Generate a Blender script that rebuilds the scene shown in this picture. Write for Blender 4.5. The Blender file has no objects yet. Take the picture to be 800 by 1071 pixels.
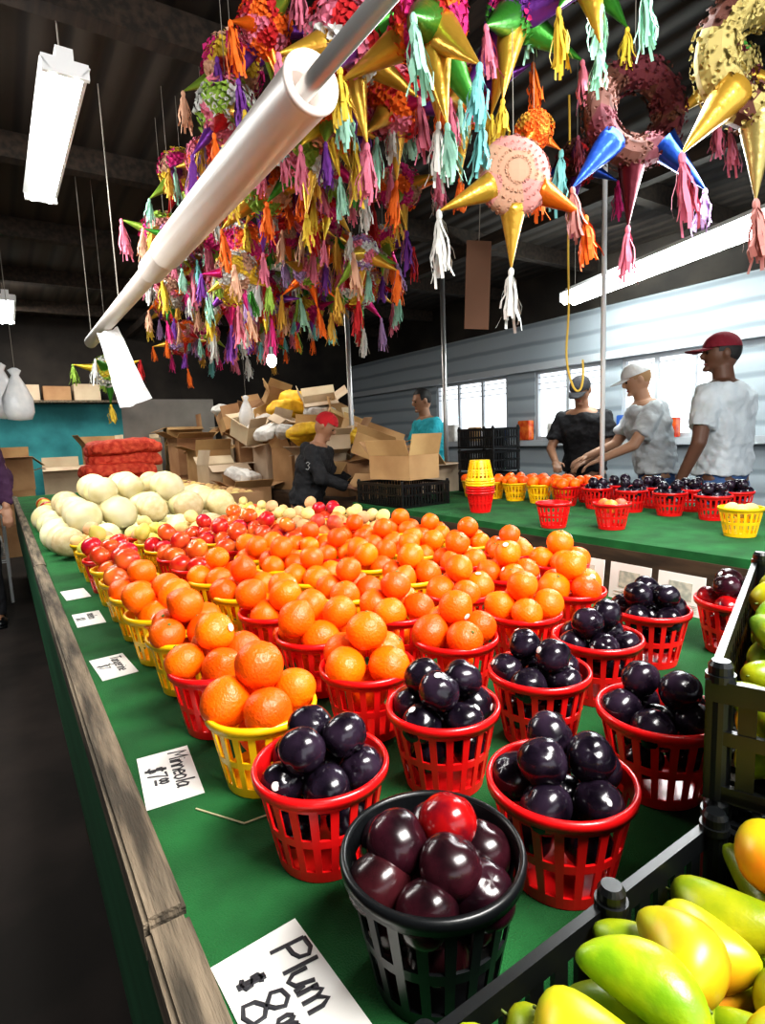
import bpy, bmesh, math, random
from mathutils import Vector, Matrix, Euler
random.seed(7)
R=random.Random(11)
sc=bpy.context.scene
COL=sc.collection
TH=math.radians(33.4)
SN,CS=math.sin(TH),math.cos(TH)
def W(s,t,z=0): return Vector((-SN*s+CS*t, CS*s+SN*t, z))
TZ=0.806      # main counter height
T2=0.85       # second counter height

# ------------------------------------------------------------ materials
MATS={}
def mat(name,col,rough=.5,metal=0,var=0,scale=8,bump=0,bscale=60,col2=None,emit=0,rnd=0,coat=0,trans=0,alpha=1,sub=0,stretch=None,bdist=.004):
    if name in MATS: return MATS[name]
    m=bpy.data.materials.new(name); m.use_nodes=True
    nt=m.node_tree; b=nt.nodes['Principled BSDF']; L=nt.links
    b.inputs['Base Color'].default_value=(*col,1)
    b.inputs['Roughness'].default_value=rough
    b.inputs['Metallic'].default_value=metal
    if coat: b.inputs['Coat Weight'].default_value=coat; b.inputs['Coat Roughness'].default_value=.12
    if sub:
        b.inputs['Subsurface Weight'].default_value=sub; b.inputs['Subsurface Radius'].default_value=(.01,.004,.002)
    if trans: b.inputs['Transmission Weight'].default_value=trans
    if alpha<1: b.inputs['Alpha'].default_value=alpha
    if emit:
        b.inputs['Emission Color'].default_value=(*col,1); b.inputs['Emission Strength'].default_value=emit
    tc=nt.nodes.new('ShaderNodeTexCoord'); src=tc.outputs['Object']
    if stretch:
        mp=nt.nodes.new('ShaderNodeMapping'); mp.inputs['Scale'].default_value=stretch
        L.new(src,mp.inputs['Vector']); src=mp.outputs['Vector']
    out=None
    if col2:
        n=nt.nodes.new('ShaderNodeTexNoise'); n.inputs['Scale'].default_value=scale; n.inputs['Detail'].default_value=5
        L.new(src,n.inputs['Vector'])
        r=nt.nodes.new('ShaderNodeValToRGB'); r.color_ramp.elements[0].position=.38; r.color_ramp.elements[1].position=.64
        r.color_ramp.elements[0].color=(*col,1); r.color_ramp.elements[1].color=(*col2,1)
        L.new(n.outputs['Fac'],r.inputs['Fac']); out=r.outputs['Color']
        L.new(out,b.inputs['Base Color'])
    if rnd:
        oi=nt.nodes.new('ShaderNodeObjectInfo'); hs=nt.nodes.new('ShaderNodeHueSaturation')
        mr=nt.nodes.new('ShaderNodeMapRange'); mr.inputs['To Min'].default_value=.5-rnd; mr.inputs['To Max'].default_value=.5+rnd
        L.new(oi.outputs['Random'],mr.inputs['Value']); L.new(mr.outputs['Result'],hs.inputs['Hue'])
        mv=nt.nodes.new('ShaderNodeMapRange'); mv.inputs['To Min'].default_value=.82; mv.inputs['To Max'].default_value=1.15
        L.new(oi.outputs['Random'],mv.inputs['Value']); L.new(mv.outputs['Result'],hs.inputs['Value'])
        if out: L.new(out,hs.inputs['Color'])
        else: hs.inputs['Color'].default_value=(*col,1)
        L.new(hs.outputs['Color'],b.inputs['Base Color'])
    if bump:
        n2=nt.nodes.new('ShaderNodeTexNoise'); n2.inputs['Scale'].default_value=bscale; n2.inputs['Detail'].default_value=3
        L.new(src,n2.inputs['Vector'])
        bp=nt.nodes.new('ShaderNodeBump'); bp.inputs['Strength'].default_value=bump; bp.inputs['Distance'].default_value=bdist
        L.new(n2.outputs['Fac'],bp.inputs['Height']); L.new(bp.outputs['Normal'],b.inputs['Normal'])
    MATS[name]=m; return m
def band_mat(name,c1,c2,scale,axis='Z',rough=.7,distort=0,bump=.3):
    m=bpy.data.materials.new(name); m.use_nodes=True; nt=m.node_tree; b=nt.nodes['Principled BSDF']; L=nt.links
    tc=nt.nodes.new('ShaderNodeTexCoord'); w=nt.nodes.new('ShaderNodeTexWave'); w.bands_direction=axis
    w.inputs['Scale'].default_value=scale; w.inputs['Distortion'].default_value=distort; w.inputs['Detail'].default_value=2
    L.new(tc.outputs['Object'],w.inputs['Vector'])
    r=nt.nodes.new('ShaderNodeValToRGB'); r.color_ramp.elements[0].color=(*c1,1); r.color_ramp.elements[1].color=(*c2,1)
    r.color_ramp.elements[0].position=.02; r.color_ramp.elements[1].position=.25
    L.new(w.outputs['Fac'],r.inputs['Fac']); L.new(r.outputs['Color'],b.inputs['Base Color'])
    bp=nt.nodes.new('ShaderNodeBump'); bp.inputs['Strength'].default_value=bump; bp.inputs['Distance'].default_value=.02
    L.new(w.outputs['Fac'],bp.inputs['Height']); L.new(bp.outputs['Normal'],b.inputs['Normal'])
    b.inputs['Roughness'].default_value=rough
    return m
M_green=mat('green_turf',(.005,.078,.016),.95,col2=(.012,.14,.032),scale=7,bump=.6,bscale=500)
M_skirt=mat('green_paint',(.008,.08,.032),.6,col2=(.022,.14,.06),scale=5,stretch=(1,.2,3))
M_wood=mat('weathered_wood',(.05,.040,.028),.85,col2=(.23,.18,.125),scale=6,bump=.8,bscale=40,stretch=(9,.8,9))
M_darkwood=mat('dark_wood',(.030,.016,.008),.7,col2=(.075,.042,.022),scale=5,stretch=(6,1,6))
M_rafter=mat('dark_rafter_wood',(.012,.008,.005),.9,col2=(.035,.022,.014),scale=5,stretch=(6,1,6))  # rafter wood in a darker brown than the counter timber
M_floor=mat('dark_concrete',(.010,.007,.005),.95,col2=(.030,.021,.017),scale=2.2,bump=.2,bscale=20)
M_red=mat('red_plastic',(.80,.010,.012),.3,coat=.2)
M_yel=mat('yellow_plastic',(1.0,.58,.008),.35,coat=.2)
M_blk=mat('black_plastic',(.006,.007,.008),.32)
M_orange=mat('orange_peel',(.98,.125,.001),.36,col2=(1.0,.175,.002),scale=12,bump=.4,bscale=240,rnd=.005)
M_plum=mat('plum_skin',(.005,.003,.007),.2,col2=(.026,.016,.030),scale=30,rnd=.02)
M_plumred=mat('red_plum_skin',(.42,.006,.006),.2,col2=(.08,.004,.010),scale=26,coat=.1)
M_plumdark=mat('dark_plum_skin',(.010,.003,.005),.22,col2=(.05,.009,.016),scale=20,rnd=.02)
M_melon=mat('honeydew_rind',(.64,.58,.28),.5,col2=(.76,.71,.46),scale=9,rnd=.02,bump=.1,bscale=60)
M_canta=mat('cantaloupe_rind',(.56,.43,.22),.7,col2=(.66,.54,.32),scale=40,rnd=.02,bump=.3,bscale=90)
M_apple=mat('red_apple_skin',(.55,.012,.012),.25,col2=(.70,.13,.03),scale=14,rnd=.02)
M_peach=mat('peach_skin',(.85,.25,.06),.5,col2=(.62,.06,.03),scale=14,rnd=.03)
M_potato=mat('tan_potato_skin',(.72,.48,.18),.7,col2=(.82,.60,.28),scale=12,rnd=.03)
M_pear=mat('yellow_green_pear_skin',(.62,.55,.10),.5,col2=(.78,.62,.16),scale=12,rnd=.03)
M_mango=mat('green_mango_skin',(.18,.30,.006),.35,col2=(.50,.52,.012),scale=16,rnd=.025,bump=.1,bscale=200)
M_mangoy=mat('yellow_mango_skin',(.48,.52,.012),.35,col2=(.85,.30,.015),scale=14,rnd=.02)
M_stem=mat('green_stem',(.12,.16,.03),.7)
M_card=mat('white_card',(.80,.79,.75),.6)
M_ink=mat('marker_ink',(.02,.02,.025),.5)
M_cardboard=mat('cardboard',(.36,.20,.09),.8,col2=(.50,.31,.15),scale=3,rnd=.01)
M_cardboard2=mat('pale_cardboard',(.54,.41,.28),.8,col2=(.66,.54,.38),scale=3,rnd=.01)
M_pvc=mat('white_pvc',(.70,.61,.56),.4,col2=(.80,.72,.67),scale=3)
M_metal=mat('galvanised_metal',(.45,.44,.43),.35,metal=.8)
M_white=mat('white_paint',(.75,.76,.76),.4)
M_tube=mat('fluorescent_tube',(.93,1.0,.97),.5,emit=24)
M_bulb=mat('warm_bulb',(1,.85,.6),.5,emit=60)
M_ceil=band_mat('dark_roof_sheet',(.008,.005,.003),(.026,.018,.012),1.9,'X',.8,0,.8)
M_wallr=band_mat('grey_siding',(.24,.28,.31),(.38,.43,.47),1.5,'Z',.7,.6,.4)
M_teal=mat('teal_paint',(.02,.19,.21),.7,col2=(.05,.34,.36),scale=2.5)
M_greywall=mat('dull_metal_panel',(.20,.18,.16),.4,metal=.3,col2=(.32,.28,.24),scale=1.5)
M_darkwall=mat('dark_wall',(.014,.011,.009),.8,col2=(.04,.032,.025),scale=2)
M_sack=mat('red_mesh_sack',(.50,.03,.014),.8,col2=(.72,.11,.05),scale=22,bump=1,bscale=16,bdist=.03)
M_plastic=mat('white_plastic_film',(.85,.85,.85),.25,col2=(.72,.74,.76),scale=12,bump=.6,bscale=25,alpha=.8)
M_sackw=mat('white_sack_cloth',(.74,.72,.68),.7,col2=(.5,.48,.45),scale=8,bump=.8,bscale=14,bdist=.02)
M_sacky=mat('yellow_sack_cloth',(.92,.60,.04),.6,col2=(.7,.38,.02),scale=8,bump=.8,bscale=14,bdist=.02)
M_rope=mat('yellow_rope',(.75,.5,.08),.7)
M_string=mat('cord',(.25,.23,.2),.8)
M_glass=mat('window_mullion_paint',(.46,.49,.52),.5)

# ------------------------------------------------------------ helpers
def ob(name,me,loc=(0,0,0),rot=(0,0,0),scale=(1,1,1),parent=None,m=None,label=None,cat=None,group=None,kind=None):
    o=bpy.data.objects.new(name,me)
    o.location=loc; o.rotation_euler=rot
    o.scale=scale if hasattr(scale,'__len__') else (scale,)*3
    if parent: o.parent=parent
    if me is not None and m is not None:
        if len(me.materials)==0: me.materials.append(m)
        elif me.materials[0]!=m:
            COL.objects.link(o); o.material_slots[0].link='OBJECT'; o.material_slots[0].material=m
    if label: o['label']=label
    if cat: o['category']=cat
    if group: o['group']=group
    if kind: o['kind']=kind
    if o.name not in COL.objects: COL.objects.link(o)
    return o
def b2m(bm,name,smooth=False):
    me=bpy.data.meshes.new(name); bm.normal_update(); bm.to_mesh(me); bm.free()
    if smooth:
        for p in me.polygons: p.use_smooth=True
    return me
def bake(me,mods,smooth=False):
    o=bpy.data.objects.new('tmp',me); COL.objects.link(o)
    for ty,kw in mods:
        md=o.modifiers.new(ty,ty)
        for k,v in kw.items(): setattr(md,k,v)
    dg=bpy.context.evaluated_depsgraph_get()
    r=bpy.data.meshes.new_from_object(o.evaluated_get(dg))
    bpy.data.objects.remove(o)
    if smooth:
        for p in r.polygons: p.use_smooth=True
    return r
def cub(bm,x0,x1,y0,y1,z0,z1,mtx=None):
    M=Matrix.Translation(((x0+x1)/2,(y0+y1)/2,(z0+z1)/2))@Matrix.Diagonal((x1-x0,y1-y0,z1-z0,1))
    if mtx: M=mtx@M
    bmesh.ops.create_cube(bm,size=1,matrix=M)
def boxmesh(name,x0,x1,y0,y1,z0,z1,bev=0):
    bm=bmesh.new(); cub(bm,x0,x1,y0,y1,z0,z1)
    if bev: bmesh.ops.bevel(bm,geom=bm.edges[:],offset=bev,segments=2,affect='EDGES')
    return b2m(bm,name)
def rod(bm,p0,p1,r0,r1=None,seg=10):
    p0=Vector(p0);p1=Vector(p1); d=p1-p0; r1=r0 if r1 is None else r1
    M=Matrix.Translation((p0+p1)/2)@d.to_track_quat('Z','Y').to_matrix().to_4x4()
    bmesh.ops.create_cone(bm,cap_ends=True,segments=seg,radius1=r0,radius2=r1,depth=d.length,matrix=M)
def ball(bm,c,r,seg=14,rings=10,rotm=None):
    if not hasattr(r,'__len__'): r=(r,r,r)
    M=Matrix.Translation(c)
    if rotm is not None: M=M@rotm
    M=M@Matrix.Diagonal((*r,1))
    bmesh.ops.create_uvsphere(bm,u_segments=seg,v_segments=rings,radius=1,matrix=M)
def lathe(prof,seg,name,smooth=True,close=False):
    bm=bmesh.new(); rings=[]
    for r,z in prof:
        rings.append([bm.verts.new((r*math.cos(2*math.pi*i/seg),r*math.sin(2*math.pi*i/seg),z)) for i in range(seg)])
    n=len(rings)
    for j in range(n if close else n-1):
        a=rings[j];b=rings[(j+1)%n]
        for i in range(seg): bm.faces.new((a[i],a[(i+1)%seg],b[(i+1)%seg],b[i]))
    return b2m(bm,name,smooth)
def rodobj(name,p0,p1,r,m,parent=None,seg=12,**k):
    p0=Vector(p0); bm=bmesh.new(); rod(bm,(0,0,0),Vector(p1)-p0,r,seg=seg)
    return ob(name,b2m(bm,name,True),p0,parent=parent,m=m,**k)

# ------------------------------------------------------------ setting
def slab(name,s0,s1,t0,t1,z0,z1,m,kind='structure',**k):
    c=W((s0+s1)/2,(t0+t1)/2,z0)
    me=boxmesh(name,-(t1-t0)/2,(t1-t0)/2,-(s1-s0)/2,(s1-s0)/2,0,z1-z0)
    return ob(name,me,c,(0,0,TH),m=m,kind=kind,**k)
CEIL=3.05
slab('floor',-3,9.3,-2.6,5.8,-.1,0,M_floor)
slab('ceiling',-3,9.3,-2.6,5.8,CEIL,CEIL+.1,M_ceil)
slab('wall_left',-3,9.3,-2.7,-2.6,0,CEIL,M_darkwall)
slab('wall_back',9.2,9.3,-2.6,5.6,0,CEIL,M_darkwall)
slab('trim_1',9.12,9.2,-2.6,1.55,0,1.88,M_teal)
slab('trim_2',9.12,9.2,1.55,2.9,0,1.95,M_greywall)
bm=bmesh.new()
def wseg(s0,s1,z0,z1): cub(bm,0,.1,s0,s1,z0,z1)
wseg(-3,9.2,0,1.15); wseg(-3,9.2,1.98,2.55)
for a,b in [(-3,2.60),(3.72,3.95),(4.90,5.35),(6.8,9.2)]: wseg(a,b,1.15,1.98)
me=b2m(bm,'wall_right'); ob('wall_right',me,W(0,5.53,0),(0,0,TH),m=M_wallr,kind='structure')
slab('trim_3',-3,9.2,5.5,5.63,2.55,CEIL,M_darkwall)
slab('trim_4',-3,9.2,5.44,5.53,1.98,2.06,M_glass)
slab('trim_5',-3,9.2,5.44,5.53,1.08,1.15,M_glass)
for i,(a,b) in enumerate([(2.60,3.72),(3.95,4.90),(5.35,6.8)]):
    bm=bmesh.new(); w=b-a
    for x in (0,w-.04): cub(bm,0,.05,x,x+.04,0,.83)
    for z in (0,.79): cub(bm,0,.05,0,w,z,z+.04)
    n=3 if w>1.1 else 2
    for k in range(1,n): cub(bm,.005,.04,w*k/n-.02,w*k/n+.02,0,.83)
    for k in range(3): cub(bm,.01,.035,0,w,.60+k*.07,.61+k*.07)
    ob('window_%d'%(i+1),b2m(bm,'window'),W(a,5.54,1.15),(0,0,TH),m=M_glass,kind='structure')
for i,s in enumerate([1.2,2.6,4.0,5.4,6.8,8.2]):
    slab('trim_%d'%(10+i),s,s+.09,-2.6,5.5,CEIL-.14,CEIL,M_rafter)
for i,t in enumerate([-.6,1.7,3.6]):
    slab('trim_%d'%(20+i),-3,9.1,t,t+.08,CEIL-.24,CEIL-.14,M_rafter)
led=[('white',M_sackw),('red',M_apple),('blue',mat('blue_carton',(.03,.12,.45),.5)),('brown',M_cardboard)]
for i in range(9):
    nm,mm=led[i%4]; h=.14+.05*(i%3)
    me=boxmesh('parcel',-.05,.05,-.09,.09,0,h,.008)
    ob('parcel',me,W(2.7+i*.46,5.475,1.151),(0,0,TH),m=mm,label='small %s parcel standing on the window ledge'%nm,cat='parcel',group='parcels on the window ledge')

# ------------------------------------------------------------ counters
def counter(s0,s1,t0,t1,z,label,trim=True,skirt=M_skirt,top=M_green,sk=.34):
    root=ob('market_counter',None,W((s0+s1)/2,(t0+t1)/2,0),(0,0,TH),label=label,cat='market counter')
    hs=(s1-s0)/2; ht=(t1-t0)/2
    ob('counter_top',boxmesh('counter_top',-ht+.012,ht-.012,-hs,hs,z-.03,z),parent=root,m=top)
    ob('skirt',boxmesh('skirt',-ht+.005,-ht+.03,-hs,hs,z-.03-sk,z-.03),parent=root,m=skirt)
    ob('skirt',boxmesh('skirt',ht-.03,ht-.005,-hs,hs,z-.03-sk,z-.03),parent=root,m=skirt)
    if trim:
        cuts=[-hs,-hs+1.0,-hs+3.1,-hs+5.2,hs]
        for a,b in zip(cuts[:-1],cuts[1:]):
            off=R.uniform(-.004,.004)
            ob('edge_board',boxmesh('edge_board',-ht-.002+off,-ht+.039+off,a+.003,b-.003,z-.035,z+.014,.005),parent=root,m=M_wood)
    for a in (-hs+.1,-hs*.33,hs*.33,hs-.1):
        for b in (-ht+.08,ht-.08):
            ob('leg',boxmesh('leg',b-.04,b+.04,a-.04,a+.04,0,z-.03),parent=root,m=M_darkwood)
    return root
counter(-.45,6.9,.07,1.42,TZ,'long produce counter covered in green turf with weathered wood edging')
counter(-1.2,3.25,1.9,3.1,T2,'second green-topped produce counter with dark timber side',trim=False,skirt=M_darkwood,sk=.2)
counter(3.4,7.8,2.15,3.2,T2-.05,'wooden packing bench piled with boxes and sacks',trim=False,skirt=M_darkwood,top=M_darkwood)

# ------------------------------------------------------------ basket
RB,RT,HB=.053,.0745,.110
def basket_mesh():
    bm=bmesh.new(); n=20
    ang=[]
    for k in range(n):
        for f,sl in ((0,1),(.29,1),(.58,0)): ang.append((2*math.pi*(k+f)/n,sl))
    lv=[(0,0),(.014,1),(.046,0),(.056,1),(.092,0),(.108,0)]
    g=[]
    for z,_ in lv:
        r=RB+(RT-RB)*z/HB
        g.append([bm.verts.new((r*math.cos(a),r*math.sin(a),z+.001)) for a,_ in ang])
    N=len(ang)
    for j in range(len(lv)-1):
        for i in range(N):
            if lv[j][1] and ang[i][1]: continue
            bm.faces.new((g[j][i],g[j][(i+1)%N],g[j+1][(i+1)%N],g[j+1][i]))
    bm.faces.new(g[0][::-1])
    return bake(b2m(bm,'basket'),[('SOLIDIFY',dict(thickness=.0025,offset=-1))])
B_body=basket_mesh()
B_rim=lathe([(RT-.002,.100),(RT+.0025,.1),(RT+.0035,.108),(RT+.002,.1115),(RT-.002,.1115)],60,'rim',True,True)
B_meshes={}
for c,m in (('red',M_red),('yellow',M_yel),('black',M_blk)):
    a=B_body.copy(); a.materials.clear(); a.materials.append(m)
    b=B_rim.copy(); b.materials.clear(); b.materials.append(m); B_meshes[c]=(a,b)
CONT={'orange':'oranges','plum':'dark plums','apple':'red apples','peach':'peaches','potato':'small tan produce','pear':'yellow-green pears'}
def basket(p,color,content,group,flip=False,scale=1):
    a,b=B_meshes[color]
    rot=(0,0,R.uniform(0,6.28)) if not flip else (math.pi,0,0)
    o=ob('fruit_basket',a,p,rot,scale,label='%s slotted plastic basket filled with %s'%(color,CONT.get(content,'nothing')) if content else '%s slotted plastic basket, empty'%color,cat='basket',group=group)
    ob('rim',b,parent=o); return o

# ------------------------------------------------------------ fruit meshes
def fruit(name,r,fz=1,m=None,neck=0,dimple=.12,groove=0,seg=24,lump=.012):
    bm=bmesh.new(); ball(bm,(0,0,0),1,seg,seg*2//3)
    for v in bm.verts:
        z=v.co.z; rr=math.hypot(v.co.x,v.co.y); a=math.atan2(v.co.y,v.co.x)
        f=1
        if z>0: f-=dimple*math.exp(-(rr/.28)**2)
        else: f-=dimple*.5*math.exp(-(rr/.22)**2)
        if neck and z>.6: f+=neck*math.exp(-(rr/.42)**2)
        if groove: f-=groove*math.exp(-((a)/.22)**2)*(1-z*z)**.5
        f+=lump*math.sin(3*a+2*z)+lump*.8*math.sin(2*a-3*z)*rr
        v.co*=r*f; v.co.z*=fz
    me=b2m(bm,name,True); me.materials.append(m); return me
F_or=[fruit('orange',.0345,.93,M_orange,0,.06,lump=.015),fruit('orange',.0335,1.0,M_orange,.14,0,lump=.02),fruit('orange',.0335,.92,M_orange,.06,.03,lump=.018)]
F_pl=[fruit('plum',.0268,.92,M_plum,0,.12,.08,lump=.022),fruit('plum',.0262,1.05,M_plum,0,.10,.06,lump=.024)]
F_pd=[fruit('plum',.0275,.94,M_plumdark,0,.12,.06,lump=.020)]
F_pr=[fruit('plum',.0265,.94,M_plumred,0,.12,.06,lump=.020)]
F_ap=[fruit('apple',.033,.9,M_apple,0,.22)]
F_pe=[fruit('peach',.031,.93,M_peach,0,.15,.06)]
F_po=[fruit('potato',.030,.85,M_potato,0,.0)]
F_pa=[fruit('pear',.030,1.05,M_pear,.30,.0)]
def mango_mesh(m,L=.054,wd=.031,name='mango'):
    bm=bmesh.new(); ball(bm,(0,0,0),1,24,18)
    for v in bm.verts:
        x,y,z=v.co
        k=1-.20*x
        v.co=Vector((x*L, y*wd*k+.010*(x*x)-.004, z*wd*.92*k))
    me=b2m(bm,name,True); me.materials.append(m); return me
F_mg=mango_mesh(M_mango,.039,.0205); F_my=mango_mesh(M_mangoy,.031,.0235)
S_btn=lathe([(.0001,.0012),(.0022,.001),(.0034,0),(.0036,-.002)],8,'stem'); S_btn.materials.append(M_stem)
S_twig=lathe([(.0001,.005),(.0010,.005),(.0008,.003),(.0015,-.004)],7,'stem'); S_twig.materials.append(M_stem)
bm=bmesh.new(); ball(bm,(0,0,0),1,24,40)
bmesh.ops.delete(bm,geom=[v for v in bm.verts if v.co.z<.955],context='VERTS')
S_stk=b2m(bm,'sticker',True); S_stk.materials.append(M_card)
LBL={'orange':('bright orange with pebbled peel','orange'),'plum':('dark purple-black plum with glossy skin','plum'),'apple':('small red apple','apple'),
 'peach':('red and orange peach','peach'),'potato':('small round tan potato','potato'),'pear':('small yellow-green pear','pear')}
def put(kind,me,p,r,group,near,stk=False,label=None):
    rot=(R.uniform(-.9,.9),R.uniform(-.9,.9),R.uniform(0,6.28))
    o=ob(kind,me,p,rot,R.uniform(.92,1.04),label=label or (LBL[kind][0]+' heaped in a basket'),cat=LBL[kind][1],group=group)
    if near and kind=='orange':
        ob('stem',S_btn,(0,0,r*.93),parent=o)
    if near and kind=='apple': ob('stem',S_twig,(0,0,r*.7),parent=o)
    if near and stk:
        q=Vector((R.uniform(-.5,.5),R.uniform(-1,-.4),R.uniform(.2,1))).normalized()
        s=r*1.025
        ob('sticker',S_stk,(0,0,0),q.to_track_quat('Z','Y').to_euler(),(s*.8,s*.8,s*.995),parent=o,label='small white produce sticker')
    return o
def fill(p,kind,group,near=True,meshes=None,r=None,label=None):
    meshes=meshes or {'orange':F_or,'plum':F_pl,'apple':F_ap,'peach':F_pe,'potato':F_po,'pear':F_pa}[kind]
    r=r or {'orange':.0345,'plum':.0265,'apple':.033,'peach':.031,'potato':.03,'pear':.03}[kind]
    p=Vector(p); a0=R.uniform(0,6.28); L=[]
    if kind=='plum':
        for k in range(5): a=a0+k*1.2566; L.append((.0475,a,.099+.006*(k%2)))
        L.append((0,0,.088))
        if R.random()<.7:
            for k in range(3): a=a0+.5+k*2.094; L.append((.030,a,.138))
        else:
            for k in range(2): a=a0+.5+k*3.14; L.append((.029,a,.140))
        if near:
            for k in range(3): a=a0+k*2.09; L.append((.034,a,.050))
    else:
        if R.random()<.8:
            for k in range(4): L.append((.0480,a0+k*1.5708,.118))
            L.append((0,0,.163))
            L.append((.0,0,.066))
        else:
            for k in range(3): L.append((.0405,a0+k*2.094,.108))
            for k in range(3): L.append((.046,a0+1.047+k*2.094,.148))
            if near: L.append((0,0,.055))
    for i,(rad,a,z) in enumerate(L):
        j=.002
        put(kind,R.choice(meshes),p+Vector((rad*math.cos(a)+R.uniform(-j,j),rad*math.sin(a)+R.uniform(-j,j),z+R.uniform(-.001,.003))),r,group,near,stk=(R.random()<.4 and z>.09),label=label)

plum_spots=[(.555,.268),(.372,.457),(.579,.467),(.395,.678),(.575,.655),(.608,.843),(.64,1.055)]
for s,t in plum_spots:
    basket(W(s,t,TZ),'red','plum','fruit baskets on the green counter'); fill(W(s,t,TZ),'plum','plums in baskets')
s,t=.56,1.235
basket(W(s,t,TZ),'red','plum','fruit baskets on the green counter'); fill(W(s,t,TZ),'plum','red plums in a basket',meshes=[F_pd[0],F_pd[0],F_pr[0]],label='dark red plum heaped in a basket')
basket(W(.362,.276,TZ),'black','plum','fruit baskets on the green counter',scale=(1.03,1.03,1.08))
p=W(.362,.276,TZ)
for k in range(6):
    a=k*math.pi/3+.35
    put('plum',F_pd[0],p+Vector((.0490*math.cos(a),.0490*math.sin(a),.100)),.0275,'plums in the black basket',True,stk=k in(1,3),label='dark plum with a red blush')
for k in range(3):
    a=k*2.094+.95; me=F_pr[0] if k==0 else F_pd[0]
    put('plum',me,p+Vector((.030*math.cos(a),.030*math.sin(a),.122 if k else .124)),.0275,'plums in the black basket',True,stk=k==1,label='bright red plum with glossy skin' if k==0 else 'dark plum with a red blush')
for k in range(4):
    a=k*1.571; put('plum',F_pd[0],p+Vector((.034*math.cos(a),.034*math.sin(a),.052)),.0275,'plums in the black basket',True,label='dark plum with a red blush')
rows={.265:(.735,1.58),.462:(.76,1.65),.655:(.768,1.74),.85:(.79,1.80),1.05:(.83,1.86),1.25:(1.02,1.92)}
for t,(s0,s1) in rows.items():
    k=0; s=s0
    while s<s1:
        if t<.3: col={0:'yellow',1:'red',2:'yellow',3:'yellow'}.get(k,'yellow')
        else: col='red' if k<2 else R.choice(['yellow','red','yellow'])
        jt=R.uniform(-.004,.004)
        basket(W(s,t+jt,TZ),col,'orange','fruit baskets on the green counter')
        fill(W(s,t+jt,TZ),'orange','oranges in baskets',near=s<1.25)
        s+=.190; k+=1
    while s<2.60:
        kd='apple' if t<.9 else R.choice(['peach','apple','potato'])
        if s>2.2: kd=R.choice(['potato','potato','apple']) if t>.5 else R.choice(['pear','potato'])
        basket(W(s,t,TZ),R.choice(['red','yellow']),kd,'fruit baskets on the green counter'); fill(W(s,t,TZ),kd,{'apple':'apples in baskets','peach':'peaches in baskets','potato':'potatoes in baskets','pear':'pears in baskets'}[kd],near=False)
        s+=.19
for i in range(14):
    for j in range(5):
        s=2.78+i*.083; t=1.10+j*.068
        kd=('potato','pear','peach','potato')[(i*3+j)%4]
        me={'potato':F_po,'pear':F_pa,'peach':F_pe}[kd][0]
        z=TZ+.031
        ob(kd,me,W(s+R.uniform(-.006,.006),t+R.uniform(-.004,.004),z),(R.uniform(-1,1),R.uniform(-1,1),R.uniform(0,6)),1,label=LBL[kd][0]+' loose on the green counter',cat=kd,group='loose produce on the counter')
        if (i*j)%2==1 and kd!='peach':
            ob(kd,me,W(s+.042,t+.035,z+.042),(R.uniform(-1,1),R.uniform(-1,1),0),1,label=LBL[kd][0]+' loose on the green counter',cat=kd,group='loose produce on the counter')
# melons
F_me=fruit('melon',.072,1.07,M_melon,0,.04,seg=28); F_ca=fruit('melon',.072,.96,M_canta,0,.05,seg=28)
for L,(n,m_,o,h) in enumerate([(8,6,0,.070),(6,5,.08,.166),(4,3,.26,.256)]):
    for i in range(n):
        for j in range(m_):
            if L==2 and R.random()<.25: continue
            me=F_ca if (L>=1 and i+L>4) or R.random()<.12 else F_me
            ob('melon',me,W(2.77+o+i*.156+R.uniform(-.010,.010),.20+min(o,.20)+j*.156+R.uniform(-.010,.010),TZ+h+R.uniform(-.003,.008)),(R.uniform(-1,1),R.uniform(-1,1),R.uniform(0,6)),R.uniform(.84,1.05),
              label='netted tan cantaloupe in the melon pile' if me is F_ca else 'smooth pale yellow honeydew melon in the pile',cat='melon',group='melons piled on the counter')
for i in range(60):
    i_=i%10; j_=i//10
    kd=('potato','pear','apple')[i%3]; me={'potato':F_po,'pear':F_pa,'apple':F_ap}[kd][0]
    ob(kd,me,W(4.15+i_*.12,.25+j_*.19,TZ+.05),(R.random(),R.random(),0),1.6,label=LBL[kd][0]+' loose on the counter beyond the melons',cat=kd,group='loose produce beyond the melons')

# second counter
for s in (1.3,1.5,1.7,1.9):
    for t in (2.62,2.82):
        basket(W(s,t,T2),'red','plum','fruit baskets on the second counter'); fill(W(s,t,T2),'plum','plums on the second counter',near=False)
for i,s in enumerate((2.1,2.29,2.48,2.67,2.86)):
    for t in (2.62,2.82):
        if t>2.7 and i>3: continue
        basket(W(s,t,T2),'red' if i<1 else 'yellow','orange','fruit baskets on the second counter')
        c=W(s,t,T2); a0=R.uniform(0,6)
        for k in range(4): put('orange',F_or[0],c+Vector((.049*math.cos(a0+k*1.57),.049*math.sin(a0+k*1.57),.122)),.0345,'oranges on the second counter',False)
for s,t,c,kd in ((1.67,2.0,'red','plum'),(1.47,2.13,'red','peach'),(1.04,2.3,'yellow','potato')):
    basket(W(s,t,T2),c,kd,'single baskets on the second counter')
    if kd!='plum':
        for k in range(3): put(kd,{'peach':F_pe,'potato':F_po}[kd][0],W(s,t,T2)+Vector((.036*math.cos(k*2.1),.036*math.sin(k*2.1),.098)),.03,'fruit in single baskets',False)
c=W(2.27,2.13,T2)
basket(c,'red',None,'stacked empty baskets')
for k in range(2): basket(c+Vector((0,0,.014+.014*k)),'red',None,'stacked empty baskets')
for k in range(3): basket(c+Vector((0,0,.255+.013*k)),'yellow',None,'stacked empty baskets',flip=True)

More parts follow.
